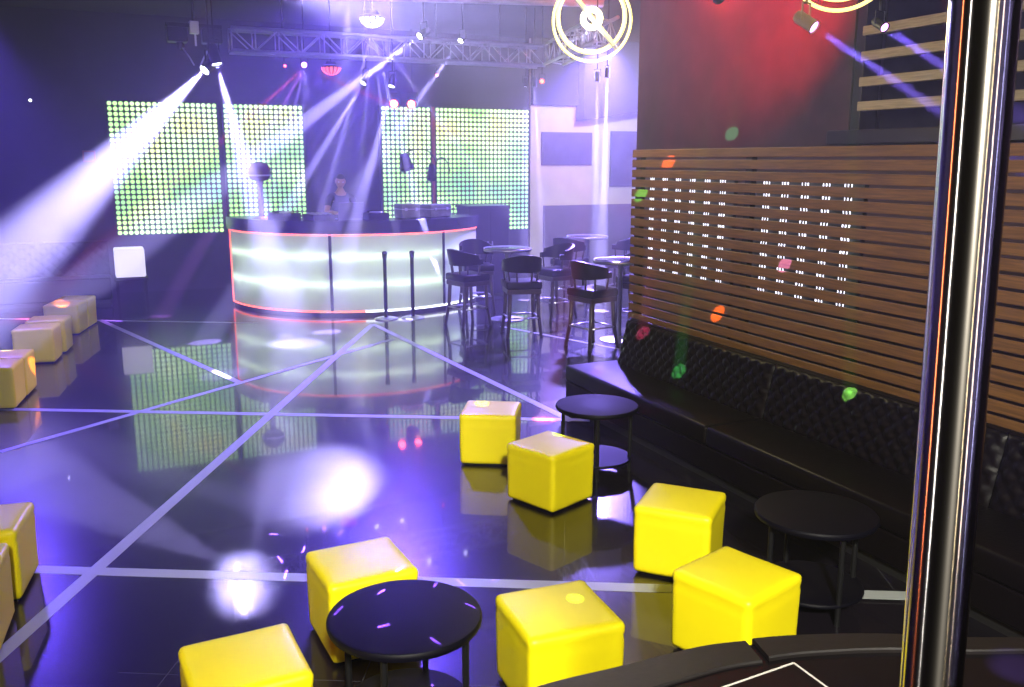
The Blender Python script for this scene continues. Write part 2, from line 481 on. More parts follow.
# ------------------------------------------------------------------ tufted sofas
def tuft(u, v, pitch):
    a = math.sin(PI * (u + v) / pitch); b = math.sin(PI * (u - v) / pitch)
    return abs(a * b) ** .45
def tufted_back(length, h0, h1, d0, d1, pitch=.115):
    """back cushion along +Y, face towards -X; leans from x=d0 at h0 to x=d1 at h1"""
    bm = MB(); L = length; H = h1 - h0
    nx = max(int(L / .016), 20); ny = 30
    def f(i, j):
        y = i * L; z = j * H
        e = min(1, min(y, L - y) / .07, (z + .01) / .03, (H - z) / .04)
        e = max(e, 0) ** .5
        x = d0 + (d1 - d0) * j - (.012 + .030 * tuft(y, z, pitch)) * e
        return (x, y, h0 + z - .02 * (1 - e) * (j > .5))
    bm.grid(nx, ny, f)
    # top and rear skin
    bm.grid(max(int(L / .1), 4), 4, lambda i, j: (d1 + j * .10, i * L, h1 - .02 + .02 * math.sin(PI * min(1, j * 1.2 + .05)) - .01 * j))
    bm.grid(4, 4, lambda i, j: (d1 + .10 + (0) * j, i * L, h0 + (h1 - .03 - h0) * j))
    bm.grid(4, 4, lambda i, j: (d0 + (d1 - d0) * j + i * (d1 + .10 - d0 - (d1 - d0) * j), 0, h0 + (h1 - .025 - h0) * j))
    bm.grid(4, 4, lambda i, j: (d0 + (d1 - d0) * j + i * (d1 + .10 - d0 - (d1 - d0) * j), L, h0 + (h1 - .025 - h0) * j))
    return bm
sofa = thing('banquette_sofa', 'long black leather banquette with tufted back against the slatted screen', 'sofa', (3.85, .6, 0))
MB().box(.05, .70, .0, 6.62, 0, .08).build('plinth', M['plinth'], sofa)
MB().box(.0, .70, .0, 6.67, .08, .27, .015, 3).build('base', M['leather'], sofa)
segs = [(0, .728), (.732, 2.588), (2.592, 4.488), (4.492, 6.56)]
for a, b in segs:
    MB().box(-.012, .56, a, b + (.11 if b > 6 else 0), .272, .42, .03, 4).build('seat_cushion', M['leather'], sofa, smooth=math.radians(60))
    o = tufted_back(b - a, .39, .845, .50, .60).build('backrest', M['leather'], sofa, smooth=True); o.location = (0, a, 0)

bench = thing('tufted_bench', 'dark tufted leather bench against the back wall at left', 'sofa', (0, 16.3, 0), PI / 2)
MB().box(.0, .62, .0, 2.8, .06, .42, .03, 3).build('seat', M['leather'], bench)
tufted_back(2.8, .40, .99, .52, .60, .16).build('backrest', M['leather'], bench, smooth=True)
MB().box(.04, .6, .04, 2.76, 0, .06).build('plinth', M['plinth'], bench)
bench.location = (.05, 15.9, 0)

# glowing white cube lamp on a small dark stand
st2 = thing('side_table', 'small dark side table holding the white cube lamp', 'table', (.33, 15.0, 0))
MB().box(-.24, .24, -.24, .24, .49, .53, .006).build('table_top', M['tabletop'], st2)
for sx in (-1, 1):
    for sy in (-1, 1): MB().box(sx * .2 - .02, sx * .2 + .02, sy * .2 - .02, sy * .2 + .02, 0, .49).build('leg', M['black'], st2)
lc = thing('cube_lamp', 'glowing white cube lamp left of the lit bar front', 'lamp', (.33, 15.0, .53))
MB().box(-.215, .215, -.215, .215, .012, .445, .025, 4).build('lamp_shade', M['lampcube'], lc, smooth=math.radians(60))
MB().box(-.17, .17, -.17, .17, 0, .014).build('base', M['plinth'], lc)

# ------------------------------------------------------------------ slatted screen
scr = thing('slatted_screen', 'tall brown wooden slatted screen behind the banquette sofa', 'screen', (4.6, .4, 0))
sl = MB(); z = 2.395
while z > .2:
    sl.box(0, .022, 0, 7.0, z - .070, z, .003, 1); z -= .0906
sl.build('slat_panel', M['slat'], scr)
for yy in (.1, 1.55, 3.3, 5.33, 6.92):
    MB().box(.023, .075, yy - .04, yy + .04, 0, 2.38, .004, 1).build('post', M['plinth'], scr)

# cold light strips shining behind the screen
def make_rack():
    t = thing('light_strip_panel', 'x', 'light')
    MB().box(.03, .07, 0, 1.48, 0, 2.2).build('backing', M['plinth'], t)
    for k in range(6):
        for q in range(3):
            yy = .12 + k * .248 + q * .035 + random.uniform(-.004, .004); n = 60; ph = random.uniform(0, 9)
            MB().tube([(.012, yy + .003 * math.sin(i * 1.7), 1.05 + i * 1.12 / n) for i in range(n + 1)],
                      [.0035 + .006 * max(0, noise.noise(Vector((ph, i * .42, k))) + .25) for i in range(n + 1)], 6).build('light_tube', M['stripled'], t)
    return t
R0 = make_rack()
for i, (y0, lab) in enumerate([(7.05, 'six columns of cold lights seen through the screen gaps nearest its far end'),
                               (5.42, 'six columns of cold lights behind the screen, second group from its far end')]):
    r = R0 if i == 0 else copy_tree(R0)
    r.location = (5.5, y0, 0); tag(r, lab, 'light', 'light panels behind the slatted screen')

# ------------------------------------------------------------------ curved lit bar / DJ booth
BX, BY, BR = 3.92, 15.04, 2.09
bar = thing('lit_bar', 'curved bar with glowing frosted front, red light edges and dark counter', 'bar', (BX, BY, 0))
def arc(r0, r1, a0, a1, z0, z1, n=40): return MB().arcwall(0, 0, r0, r1, a0, a1, z0, z1, n)
A0, A1 = 183, 324
arc(1.62, BR - .01, A0, A1, 0, .055).build('plinth', M['plinth'], bar)
arc(1.66, 1.70, A0, A1, .055, 1.225).build('reflector', M['reflector'], bar)
arc(1.66, BR - .02, A0, A0 + .8, .055, 1.225, 2).build('end_panel', M['counter'], bar)
arc(1.66, BR - .02, A1 - .8, A1, .055, 1.225, 2).build('end_panel', M['counter'], bar)
cuts = [A0, 244.5, 294.5, A1]
for a, b in zip(cuts, cuts[1:]):
    arc(BR - .012, BR, a + .6, b - .6, .09, 1.21).build('front_panel', M['acrylic'], bar, smooth=math.radians(40))
for a in cuts[1:-1]:
    arc(BR - .10, BR + .012, a - .55, a + .55, .055, 1.232, 2).build('divider', M['counter'], bar)
for zz in (.48, .90):
    pts = [((BR - .06) * math.cos(math.radians(A0 + 1.5 + (A1 - A0 - 3) * i / 60)), (BR - .06) * math.sin(math.radians(A0 + 1.5 + (A1 - A0 - 3) * i / 60)), zz) for i in range(61)]
    MB().tube(pts, .018, 8).build('light_tube', M['tube'], bar, smooth=True)
def arc_pts(r, a, b, zz, n=40): return [(r * math.cos(math.radians(a + (b - a) * i / n)), r * math.sin(math.radians(a + (b - a) * i / n)), zz) for i in range(n + 1)]
MB().tube(arc_pts(BR + .006, A0 + .6, A1 - .6, 1.218), .011, 6).build('light_edge', M['red_led'], bar, label='red light line along the top of the lit front')
MB().tube(arc_pts(BR + .006, A0 + .6, 258, .075), .012, 6).build('light_edge', M['red_led'], bar, label='red light line along the foot of the lit front')
MB().tube(arc_pts(BR + .006, 258, A1 - .6, .075), .016, 6).build('light_edge', M['white_led'], bar, label='white light line along the foot of the lit front')
e = math.radians(A0 + .7)
MB().tube([((BR + .006) * math.cos(e), (BR + .006) * math.sin(e), .075), ((BR + .006) * math.cos(e), (BR + .006) * math.sin(e), 1.218)], .011, 6).build('light_edge', M['red_led'], bar, label='upright red light line at the left end')
arc(1.45, BR + .045, A0 - 1, A1 + 1, 1.234, 1.42, 48).build('counter_top', M['counter'], bar)
dz = thing('booth_riser', 'dark riser the disc jockey stands on behind the lit bar', 'platform', (BX, BY, 0))
MB().lathe([(0, 0), (1.4, 0), (1.4, .32), (0, .32)], 40).build('riser_deck', M['plinth'], dz)

cab = thing('bar_cabinet', 'dark cabinet behind the high stools at the right end of the bar', 'cabinet', (5.95, 14.35, 0))
MB().box(-.36, .36, -.3, .3, .06, 1.50, .008).build('body', M['counter'], cab)
MB().box(-.38, .38, -.32, .32, 1.50, 1.55, .006).build('cabinet_top', M['counter'], cab)
for s in (-1, 1): 
    d = MB().box(s * .18 - .165, s * .18 + .165, -.318, -.301, .1, 1.46, .004).build('door', M['counter'], cab)
    MB().box(s * .04 - .008, s * .04 + .008, -.345, -.318, .75, .95, .003).build('handle', M['alu'], d)

# ------------------------------------------------------------------ LED dot walls
def led_wall(name, label, x0, x1, gap, z0, z1, post=None):
    t = thing(name, label, 'led screen', (x0, 16.96, 0))
    MB().box(-.03, gap - .03 - x0, 0, .1, z0 - .05, z1 + .05, .005).build('panel', M['ledback'], t)
    MB().box(gap + .03 - x0, x1 - x0 + .03, 0, .1, z0 - .05, z1 + .05, .005).build('panel', M['ledback'], t)
    if post: MB().box(gap - .03 - x0, gap + .03 - x0, -.02, .08, z0 - .05, z1 + .05).build('post', post, t)  # red post colour stands for the red light behind the panel gap
    for a, b in ((x0, gap - .05), (gap + .05, x1)):
        n = round((b - a) / .0885); pz = .0885; m = round((z1 - z0) / pz)
        bm = MB()
        for i in range(n):
            for j in range(m + 1):
                cx = a - x0 + (i + .5) * (b - a) / n; cz = z0 + j * (z1 - z0) / m
                rr = .0315
                vs = [bm.bm.verts.new((cx + rr * math.cos(2 * PI * k / 10), -.012, cz + rr * math.sin(2 * PI * k / 10))) for k in range(10)]
                ws = [bm.bm.verts.new((cx + rr * 1.15 * math.cos(2 * PI * k / 10), .0, cz + rr * 1.15 * math.sin(2 * PI * k / 10))) for k in range(10)]
                bm.bm.faces.new(vs)
                for k in range(10): bm.bm.faces.new((vs[k], vs[(k + 1) % 10], ws[(k + 1) % 10], ws[k]))
        bm.build('led_dots', M['led'], t, kind='stuff')
    return t
led_wall('led_wall', 'lime and white LED dot screen left of the disc jockey, crossed by beams', .216, 3.489, 2.04, 1.06, 3.23)
led_wall('led_wall', 'lime LED dot screen right of the disc jockey with red seam', 4.96, 8.06, 6.0, .94, 3.26, M['signred'])

# pictures on the pale wall
def picture(name, label, x0, x1, z0, z1):
    t = thing(name, label, 'picture', ((x0 + x1) / 2, 16.998, z0))
    w = (x1 - x0) / 2
    MB().box(-w, w, -.04, 0, 0, z1 - z0, .006).build('frame', M['grey'], t)
    MB().box(-w + .03, w - .03, -.046, -.04, .03, z1 - z0 - .03).build('print', M['picture'], t)
    return t
picture('wall_screen', 'wide grey-blue wall panel left of the bright vertical beams on the pale wall', 8.36, 9.54, 2.20, 2.87)
picture('wall_screen', 'tall grey-blue wall panel on the pale wall behind the far end of the slatted screen', 10.0, 11.2, 1.75, 2.91)
pic = thing('wall_sign', 'small dim reddish sign left of the LED dot screen', 'sign', (-.117, 17.1, 2.26))
MB().box(-.1, .1, -.04, 0, 0, .19, .005).build('frame', M['signred'], pic)
MB().box(-.075, .075, -.045, -.04, .025, .165).build('face', M['paper'], pic)

# ------------------------------------------------------------------ bar equipment
def on_bar(px, py): return (px, py, 1.42)
lt = thing('laptop', 'open laptop on the bar in front of the disc jockey', 'laptop', on_bar(3.37, 13.42), PI + .05)
MB().box(-.19, .19, -.13, .13, 0, .02, .005).build('keyboard_base', M['grey'], lt)
lid = MB().box(-.19, .19, -.006, .006, 0, .26, .004).build('lid', M['grey'], lt); lid.location = (0, -.0, .02); lid.location = (0, .12, .018); lid.rotation_euler = (math.radians(-18), 0, 0)
mx = thing('mixing_console', 'black mixing console with chrome knobs on the bar beside the laptop', 'mixer', on_bar(2.96, 13.55), PI + .2)
MB().box(-.17, .17, -.2, .2, 0, .085, .008).build('body', M['black'], mx)
kb = MB()
for i in range(4):
    for j in range(5): kb.lathe([(.012, 0), (.012, .02), (.008, .024)], 10, Matrix.Translation((-.12 + i * .08, -.15 + j * .06, .085)))
kb.build('knobs', M['alu'], mx); 
fd = MB()
for i in range(4): fd.box(-.13 + i * .08, -.11 + i * .08, .14, .18, .085, .1)
fd.build('faders', M['alu'], mx)
def deck(x, y, rz, lab):
    t = thing('media_player', lab, 'player', on_bar(x, y), rz, None)
    MB().box(-.16, .16, -.2, .2, 0, .10, .008).build('body', M['black'], t)
    MB().lathe([(0, .100), (.10, .100), (.105, .108), (.10, .116), (0, .118)], 28, Matrix.Translation((0, .05, 0))).build('jog_wheel', M['alu'], t, smooth=math.radians(40))
    MB().box(-.09, .09, -.17, -.09, .1, .125, .004).build('display', M['glass'], t)
    return t
deck(2.50, 13.82, PI + .45, 'black disc player on the bar left of the mixing console')
deck(3.78, 13.36, PI, 'black disc player on the bar right of the laptop')
cs = []
for i, (x, y, w, h, lab) in enumerate([(4.30, 13.42, .30, .22, 'grey equipment case on the bar, left one of the pair under the gooseneck lamp'),
                                       (4.80, 13.55, .42, .20, 'wider grey equipment case on the bar, right one of the pair under the gooseneck lamp')]):
    t = thing('equipment_case', lab, 'case', on_bar(x, y), .25 * i + .1)
    MB().box(-w / 2, w / 2, -.16, .16, .012, h, .012).build('shell', M['caseside'], t)
    MB().box(-w / 2 - .004, w / 2 + .004, -.164, .164, h * .62, h * .68, .002).build('trim_band', M['alu'], t)
    for s in (-1, 1): MB().box(s * w * .28 - .02, s * w * .28 + .02, -.175, -.16, h * .55, h * .75, .003).build('latch', M['alu'], t)
    for sx in (-1, 1): MB().box(sx * w * .4 - .02, sx * w * .4 + .02, -.14, .14, 0, .012).build('foot', M['plinth'], t)
# dome lamp on the bar
dl = thing('dome_lamp', 'plum dome lamp on a slim stem at the left end of the bar', 'lamp', (2.24, 14.28, 1.42))
MB().lathe([(.14, 0), (.14, .015), (.06, .035), (.035, .06)], 28).build('base', M['dome'], dl, smooth=math.radians(40))
MB().lathe([(.035, .06), (.03, .2), (.05, .26), (.03, .32), (.03, .5), (.06, .56)], 20).build('stem', M['dome'], dl, smooth=math.radians(60))
MB().lathe([(.05, .56), (.13, .58), (.175, .65), (.165, .75), (.12, .82), (.05, .85), (0, .855)], 36).build('dome', M['dome'], dl, smooth=math.radians(60))
MB().lathe([(.176, .638), (.181, .65), (.176, .662)], 36, cap=False).build('rim_band', M['alu'], dl, smooth=True)
# gooseneck lamp
gl = thing('gooseneck_lamp', 'black two-headed gooseneck lamp standing on the bar before the right LED screen', 'lamp', (4.99, 14.0, 1.42))
MB().lathe([(.12, 0), (.12, .012), (.02, .03), (.016, .05)], 24).build('base', M['black'], gl, smooth=math.radians(40))
MB().tube([(0, 0, .05), (0, 0, .5), (.0, 0, .7)], .014, 10).build('stem', M['black'], gl, smooth=True)
for pts, nm in (([(0, 0, .68), (-.02, 0, .9), (-.15, 0, 1.03), (-.38, 0, 1.04), (-.54, 0, .96)], 'arm'), ([(0, 0, .68), (.02, 0, .86), (.10, 0, .92), (.2, 0, .84), (.24, 0, .7)], 'arm')):
    a_ = MB().tube([tuple(p) for p in smooth_line(pts, 5)], .010, 8).build(nm, M['black'], gl, smooth=True)
for src, tgt, k in (((-.54, 0, .98), (-.48, -.1, .6), 1.0), ((-.07, 0, .82), (-.1, -.1, .5), .7)):
    MB().lathe([(.03 * k, 0), (.07 * k, .02), (.09 * k, .12), (.11 * k, .26), (.10 * k, .27), (.0, .25)], 20, frame_z(src, tgt)).build('lamp_head', M['black'], gl, smooth=math.radians(50))

# ------------------------------------------------------------------ disc jockey
def skin_obj(name, joints, edges, m, parent, sub=2):
    me = bpy.data.meshes.new(name)
    me.from_pydata([j[0] for j in joints], edges, [])
    me.materials.append(m)
    o = link(bpy.data.objects.new(name, me)); o.parent = parent
    sk = o.modifiers.new('skin', 'SKIN'); sk.use_smooth_shade = True
    lay = me.skin_vertices.new() if not me.skin_vertices else me.skin_vertices[0]
    for i, j in enumerate(joints):
        r = j[1]; lay.data[i].radius = r if isinstance(r, tuple) else (r, r)
        lay.data[i].use_root = (i == 0)
    sb = o.modifiers.new('subdivision', 'SUBSURF'); sb.levels = sub; sb.render_levels = sub
    return o
dj = thing('person', 'person in a dark open-necked shirt behind the bar, looking down at the equipment', 'person', (3.54, 14.55, .325), 0)
J = []; E_ = []
def jn(p, r, par=None):
    J.append((p, r)); i = len(J) - 1
    if par is not None: E_.append((par, i))
    return i
pel = jn((0, 0, .92), (.15, .11)); wai = jn((0, -.01, 1.08), (.135, .10), pel); che = jn((0, -.015, 1.28), (.165, .115), wai); shc = jn((0, 0, 1.41), (.10, .08), che)
nk = jn((0, -.012, 1.48), .055, shc); jn((0, -.03, 1.56), .05, nk)
for s in (-1, 1):
    sh = jn((s * .17, 0, 1.39), .062, shc); el = jn((s * .25, -.06, 1.14), .045, sh); wr_ = jn((s * .17, -.30, 1.16), .030, el); pm = jn((s * .16, -.37, 1.15), (.036, .02), wr_)
    for k, (dx, ln) in enumerate(((-.028, .062), (-.010, .072), (.010, .068), (.027, .054))):
        a = jn((s * .16 + dx, -.40, 1.152), .010, pm); b = jn((s * .16 + dx * 1.15, -.40 - ln * .55, 1.15), .009, a); jn((s * .16 + dx * 1.2, -.40 - ln, 1.132), .008, b)
    th = jn((s * .16 - s * .045, -.375, 1.145), .011, wr_); jn((s * .16 - s * .058, -.405, 1.135), .009, th)
    hp = jn((s * .09, 0, .86), .095, pel); kn = jn((s * .10, -.02, .48), .06, hp); an = jn((s * .10, .02, .09), .042, kn); ft = jn((s * .11, -.10, .04), (.045, .035), an); jn((s * .115, -.19, .03), (.038, .025), ft)
skin_obj('body', J, E_, M['skin'], dj)
J = []; E_ = []
pel = jn((0, 0, .90), (.165, .125)); wai = jn((0, -.01, 1.08), (.152, .115), pel); che = jn((0, -.015, 1.28), (.182, .13), wai); shc = jn((0, 0, 1.41), (.112, .09), che); nk = jn((0, .0, 1.455), .07, shc)
for s in (-1, 1):
    sh = jn((s * .175, 0, 1.39), .074, shc); jn((s * .225, -.035, 1.22), .062, sh)
skin_obj('shirt', J, E_, M['shirt'], dj)
J = []; E_ = []
pel = jn((0, 0, .95), (.165, .125)); 
for s in (-1, 1):
    hp = jn((s * .09, 0, .84), .11, pel); kn = jn((s * .10, -.02, .48), .075, hp); jn((s * .10, .02, .07), .06, kn)
skin_obj('trousers', J, E_, M['trousers'], dj)
# head, tilted down
HM = Matrix.Translation((0, -.045, 1.635)) @ Matrix.Rotation(math.radians(14), 4, 'X') @ Matrix.Rotation(math.radians(-8), 4, 'Z')
hb = MB(); r_ = bmesh.ops.create_uvsphere(hb.bm, u_segments=40, v_segments=28, radius=1)
for v in hb.bm.verts:
    x, y, z = v.co
    w = .076 * (1 - .22 * max(0, -z) ** 1.5); d = .098
    px_, py_, pz_ = x * w, y * d, z * .118
    if y < 0:
        pz = pz_
        py_ += .012 * max(0, -z) * (1 - abs(x))                                  # chin set back under the brow
        py_ -= .024 * math.exp(-((x * w) / .011) ** 2) * math.exp(-((pz + .012) / .022) ** 2)      # nose
        py_ += .010 * (math.exp(-((x * w - .032) / .015) ** 2) + math.exp(-((x * w + .032) / .015) ** 2)) * math.exp(-((pz - .012) / .012) ** 2)   # eye sockets
        py_ -= .008 * math.exp(-((x * w) / .03) ** 2) * math.exp(-((pz + .098) / .016) ** 2)       # chin
    v.co = HM @ Vector((px_, py_, pz_))
hd = hb.build('head', M['skin'], dj, smooth=True)
for s in (-1, 1):
    MB().lathe([(0, -.011), (.008, -.008), (.011, 0), (.008, .008), (0, .011)], 14, HM @ Matrix.Translation((s * .032, -.078, .012))).build('eye', M['eye'], hd, smooth=True)
    MB().lathe([(0, -.008), (.02, -.004), (.022, .004), (.012, .008), (0, .006)], 14, HM @ Matrix.Translation((s * .078, .004, 0)) @ Matrix.Rotation(s * PI / 2, 4, 'Y') @ Matrix.Scale(1.5, 4, (1, 0, 0))).build('ear', M['skin'], hd, smooth=True)
MB().tube([tuple(HM @ Vector(q)) for q in ((-.022, -.086, -.058), (0, -.094, -.056), (.022, -.086, -.058))], [.003, .006, .003], 8).build('mouth', M['lip'], hd, smooth=True)
hb = MB(); bmesh.ops.create_uvsphere(hb.bm, u_segments=36, v_segments=24, radius=1)
bmesh.ops.delete(hb.bm, geom=[v for v in hb.bm.verts if v.co.z < (.42 if v.co.y < -.25 else -.25 if v.co.y > .1 else .1)], context='VERTS')
for v in hb.bm.verts:
    n_ = 1 + .03 * noise.noise(v.co * 6); v.co = HM @ Vector((v.co.x * .083 * n_, v.co.y * .105 * n_ + .003, v.co.z * .128 * n_))
hb.build('hair', M['hair'], dj, smooth=True)

# ------------------------------------------------------------------ bar-height tables and stools
def make_high_table():
    t = thing('high_table', 'x', 'table')
    MB().lathe([(0, 1.015), (.33, 1.015), (.345, 1.025), (.345, 1.04), (.33, 1.05), (0, 1.05)], 48).build('table_top', M['glass'], t, smooth=math.radians(40))
    MB().lathe([(.335, 1.05), (.347, 1.053), (.35, 1.03), (.347, 1.01), (.335, 1.013)], 48, cap=False).build('edge_band', M['alu'], t, smooth=True)
    MB().lathe([(.035, .03), (.03, .2), (.03, .95), (.09, 1.015)], 20).build('column', M['alu'], t, smooth=math.radians(50))
    MB().lathe([(0, 0), (.25, 0), (.25, .012), (.08, .03), (.035, .05)], 36).build('foot', M['alu'], t, smooth=math.radians(40))
    return t
H0 = make_high_table()
for i, (x, y, lab) in enumerate([(5.33, 11.92, 'high round table nearest the lit bar, ringed by stools'),
                                 (6.02, 9.90, 'high round table close to the end of the slatted screen'),
                                 (7.42, 13.3, 'high round table farthest back before the pale wall')]):
    t = H0 if i == 0 else copy_tree(H0)
    t.location = (x, y, 0); tag(t, lab, 'table', 'high round tables by the pale wall')
def make_stool():
    """faces +Y"""
    t = thing('bar_stool', 'x', 'stool')
    MB().box(-.24, .24, -.23, .23, .64, .745, .032, 4).build('seat', M['leather'], t, smooth=math.radians(60))
    MB().box(-.225, .225, -.215, .215, .58, .642, .006).build('seat_rail', M['darkwood'], t)
    for sx in (-1, 1):
        for sy in (-1, 1):
            MB().tube([(sx * .185, sy * .175, .64), (sx * .195, sy * .19, .3), (sx * .225, sy * .235, 0)], [.028, .025, .022], 8).build('leg', M['darkwood'], t, smooth=True)
    fr = MB(); zz = .26; q = .207; w = .205
    for a, b in (((-q, -w), (q, -w)), ((q, -w), (q, w)), ((q, w), (-q, w)), ((-q, w), (-q, -w))):
        fr.tube([(*a, zz), (*b, zz)], .012, 8)
    fr.build('footrest', M['alu'], t, smooth=True)
    # wrap-around back that runs forward into the arms
    bk = MB(); prof = []
    n = 40; Rr = []
    for i in range(n + 1):
        a = math.radians(180 - 22 + (224) * i / n)          # open to +Y
        rx, ry = .265, .255
        c, s = math.cos(a), math.sin(a)
        hh = .13 + .10 * max(0, -s) ** 1.2                   # taller at the back
        z0 = .885 - .02 * max(0, -s)
        o_ = Vector((rx * c, ry * s, 0)); inn = Vector(((rx - .035) * c, (ry - .035) * s, 0)); lean = Vector((0, -.05, 0)) * max(0, -s)
        if s > 0: hh *= .55
        Rr.append([bk.bm.verts.new(v_) for v_ in (o_ + Vector((0, 0, z0)), o_ + lean + Vector((0, 0, z0 + hh)), inn + lean + Vector((0, 0, z0 + hh + .006)), inn + Vector((0, 0, z0)))])
    for A, B in zip(Rr, Rr[1:]):
        for k in range(4): bk.bm.faces.new((A[k], A[(k + 1) % 4], B[(k + 1) % 4], B[k]))
    bk.bm.faces.new(Rr[0]); bk.bm.faces.new(Rr[-1][::-1])
    bk.build('backrest', M['leather'], t, smooth=math.radians(50))
    for deg in (170, 215, 245, 295, 325, 370):
        a = math.radians(deg); c, s = math.cos(a), math.sin(a)
        MB().tube([(.215 * c, .21 * s, .70), (.248 * c, .238 * s, .90)], .013, 8).build('spindle', M['darkwood'], t, smooth=True)
    return t
S0 = make_stool()
STOOLS = [
    (4.62, 11.70, -1.35, 'high stool standing against the lit bar front at its right end, in full view'),
    (5.00, 10.72, -.25, 'high stool with its back to the camera, in front of the table nearest the bar'),
    (5.18, 12.75, 3.0, 'high stool behind the table nearest the bar, only its rounded back showing'),
    (6.02, 11.75, 1.75, 'high stool right of the table nearest the bar, catching white light on its back'),
    (5.50, 9.70, -1.35, 'high stool left of the table beside the slatted screen, nearest of the right-hand stools'),
    (6.65, 10.45, 1.9, 'high stool right of the table beside the slatted screen, mostly behind the screen end'),
    (6.85, 12.85, -1.0, 'high stool left of the farthest table before the pale wall'),
    (7.75, 12.7, .7, 'high stool right of the farthest table, under the bright vertical beams')]
for i, (x, y, rz, lab) in enumerate(STOOLS):
    s = S0 if i == 0 else copy_tree(S0)
    s.location = (x, y, 0); s.rotation_euler = (0, 0, rz); tag(s, lab, 'stool', 'high stools around the bar tables')

# two slim posts in front of the bar
def make_stanchion():
    t = thing('stanchion', 'x', 'post')
    MB().lathe([(0, 0), (.17, 0), (.17, .012), (.14, .022), (.03, .03)], 32).build('base', M['alu'], t, smooth=math.radians(40))
    MB().lathe([(.026, .025), (.026, .9), (.034, .905), (.034, .95)], 20).build('post', M['black'], t, smooth=math.radians(40))
    MB().lathe([(.034, .95), (.038, .955), (.038, .985), (.02, 1.0), (0, 1.0)], 20).build('cap', M['black'], t, smooth=math.radians(40))
    return t
Q0 = make_stanchion()
for i, (x, y, lab) in enumerate([(3.70, 12.66, 'black upright post before the lit bar front, left one of the two'), (4.09, 12.58, 'black upright post before the lit bar front, right one nearer the stools')]):
    s = Q0 if i == 0 else copy_tree(Q0)
    s.location = (x, y, 0); tag(s, lab, 'post', 'slim black posts before the bar')

# ------------------------------------------------------------------ truss and pipes under the ceiling
def truss(label, a, b, w=.29):
    """box truss from a to b (lower front corner line)"""
    a = Vector(a); b = Vector(b); L = (b - a).length
    t = thing('lighting_truss', label, 'truss', a, math.atan2(b.y - a.y, b.x - a.x))
    C = [(0, 0), (w, 0), (w, w), (0, w)]
    for y, z in C: MB().tube([(0, y, z), (L, y, z)], .025, 10).build('chord', M['alu'], t, smooth=True)
    br = MB(); n = max(2, int(L / .3)); st_ = L / n
    for i in range(n):
        x0, x1 = i * st_, (i + 1) * st_
        fl = i % 2
        for (p, q) in ((C[0], C[3]), (C[1], C[2]), (C[0], C[1]), (C[3], C[2])):
            u, v = (p, q) if fl else (q, p)
            br.tube([(x0, *u), (x1, *v)], .010, 6)
        for (p, q) in ((C[0], C[3]), (C[1], C[2])): br.tube([(x0, *p), (x0, *q)], .010, 6)
    br.build('lattice', M['alu'], t, smooth=True)
    for x in (L * .15, L * .85):
        MB().tube([(x, w / 2, w), (x, w / 2, CEIL - a.z)], .008, 6).build('hanger', M['cable'], t)
    return t
truss('silver box truss running along over the bar', (1.77, 13.0, 3.74), (6.45, 13.0, 3.74))
truss('silver box truss running towards the room front from the right end of the bar truss', (6.40, 12.9, 3.75), (5.75, 10.2, 3.85))
pp = thing('ceiling_pipe', 'grey round duct crossing under the ceiling above the truss', 'duct', (3.2, 11.4, 4.3))
MB().tube([(0, 0, 0), (2.9, -.77, 0)], .07, 16).build('duct_body', M['galv'], pp, smooth=True)
for k in (.3, 1.5, 2.7): MB().tube([(k, -k * 1.2 / 4.5, .07), (k, -k * 1.2 / 4.5, .4)], .008, 6).build('hanger', M['cable'], pp)
cb = MB(); cb.tube([tuple(p) for p in smooth_line([(6.55, 11.9, 3.2), (6.75, 11.85, 3.02), (7.0, 11.9, 2.96), (7.6, 12.0, 2.94)], 6)], .018, 8)

# ------------------------------------------------------------------ stage lights
LAV = (.46, .40, 1.0); VIO = (.26, .16, 1.0)
def can(name, label, src, tgt, lens, k=1.0, body='black', group=None, hang=True):
    """small can spotlight hung from the ceiling, barrel aimed from src to tgt"""
    src = Vector(src); tgt = Vector(tgt)
    t = thing(name, label, 'spotlight', src, 0, group)
    d = (tgt - src).normalized()
    Mx = frame_z((0, 0, 0), d)
    MB().lathe([(0, -.24 * k), (.05 * k, -.235 * k), (.062 * k, -.20 * k), (.062 * k, -.02 * k), (.07 * k, 0), (.058 * k, .0), (.055 * k, -.015 * k)], 24, Mx, cap=False).build('barrel', M[body], t, smooth=math.radians(40))
    MB().lathe([(0, -.008 * k), (.03 * k, -.009 * k), (.056 * k, -.016 * k)], 24, Mx).build('lens', M[lens], t, smooth=True)
    c = d * (-.12 * k); side = Vector((d.y, -d.x, 0)).normalized() * .078 * k
    if side.length < 1e-4: side = Vector((.078 * k, 0, 0))
    upz = Vector((0, 0, .17 * k))
    MB().tube([tuple(c + side), tuple(c + side + upz), tuple(c - side + upz), tuple(c - side)], .008 * k + .002, 6).build('yoke', M[body], t)
    if hang:
        ztop = CEIL - src.z
        MB().tube([tuple(c + upz), (c.x, c.y, ztop)], .010, 8).build('drop_rod', M[body], t)
    return t, src + d * .01

def beam(name, label, src, tgt, power, color, angle, lens='lens', k=1.0, blend=.35, group=None, body='black', size=.02):
    t, p = can(name, label, src, tgt, lens, k, body, group)
    l = light('SPOT', 'spot_lamp', Vector(p) - Vector(src), power, color, t, None, angle, blend, size)
    l.rotation_euler = (Vector(tgt) - Vector(src)).to_track_quat('-Z', 'Y').to_euler()
    return t

PW = 36.0
G = 'beam spotlights under the truss'
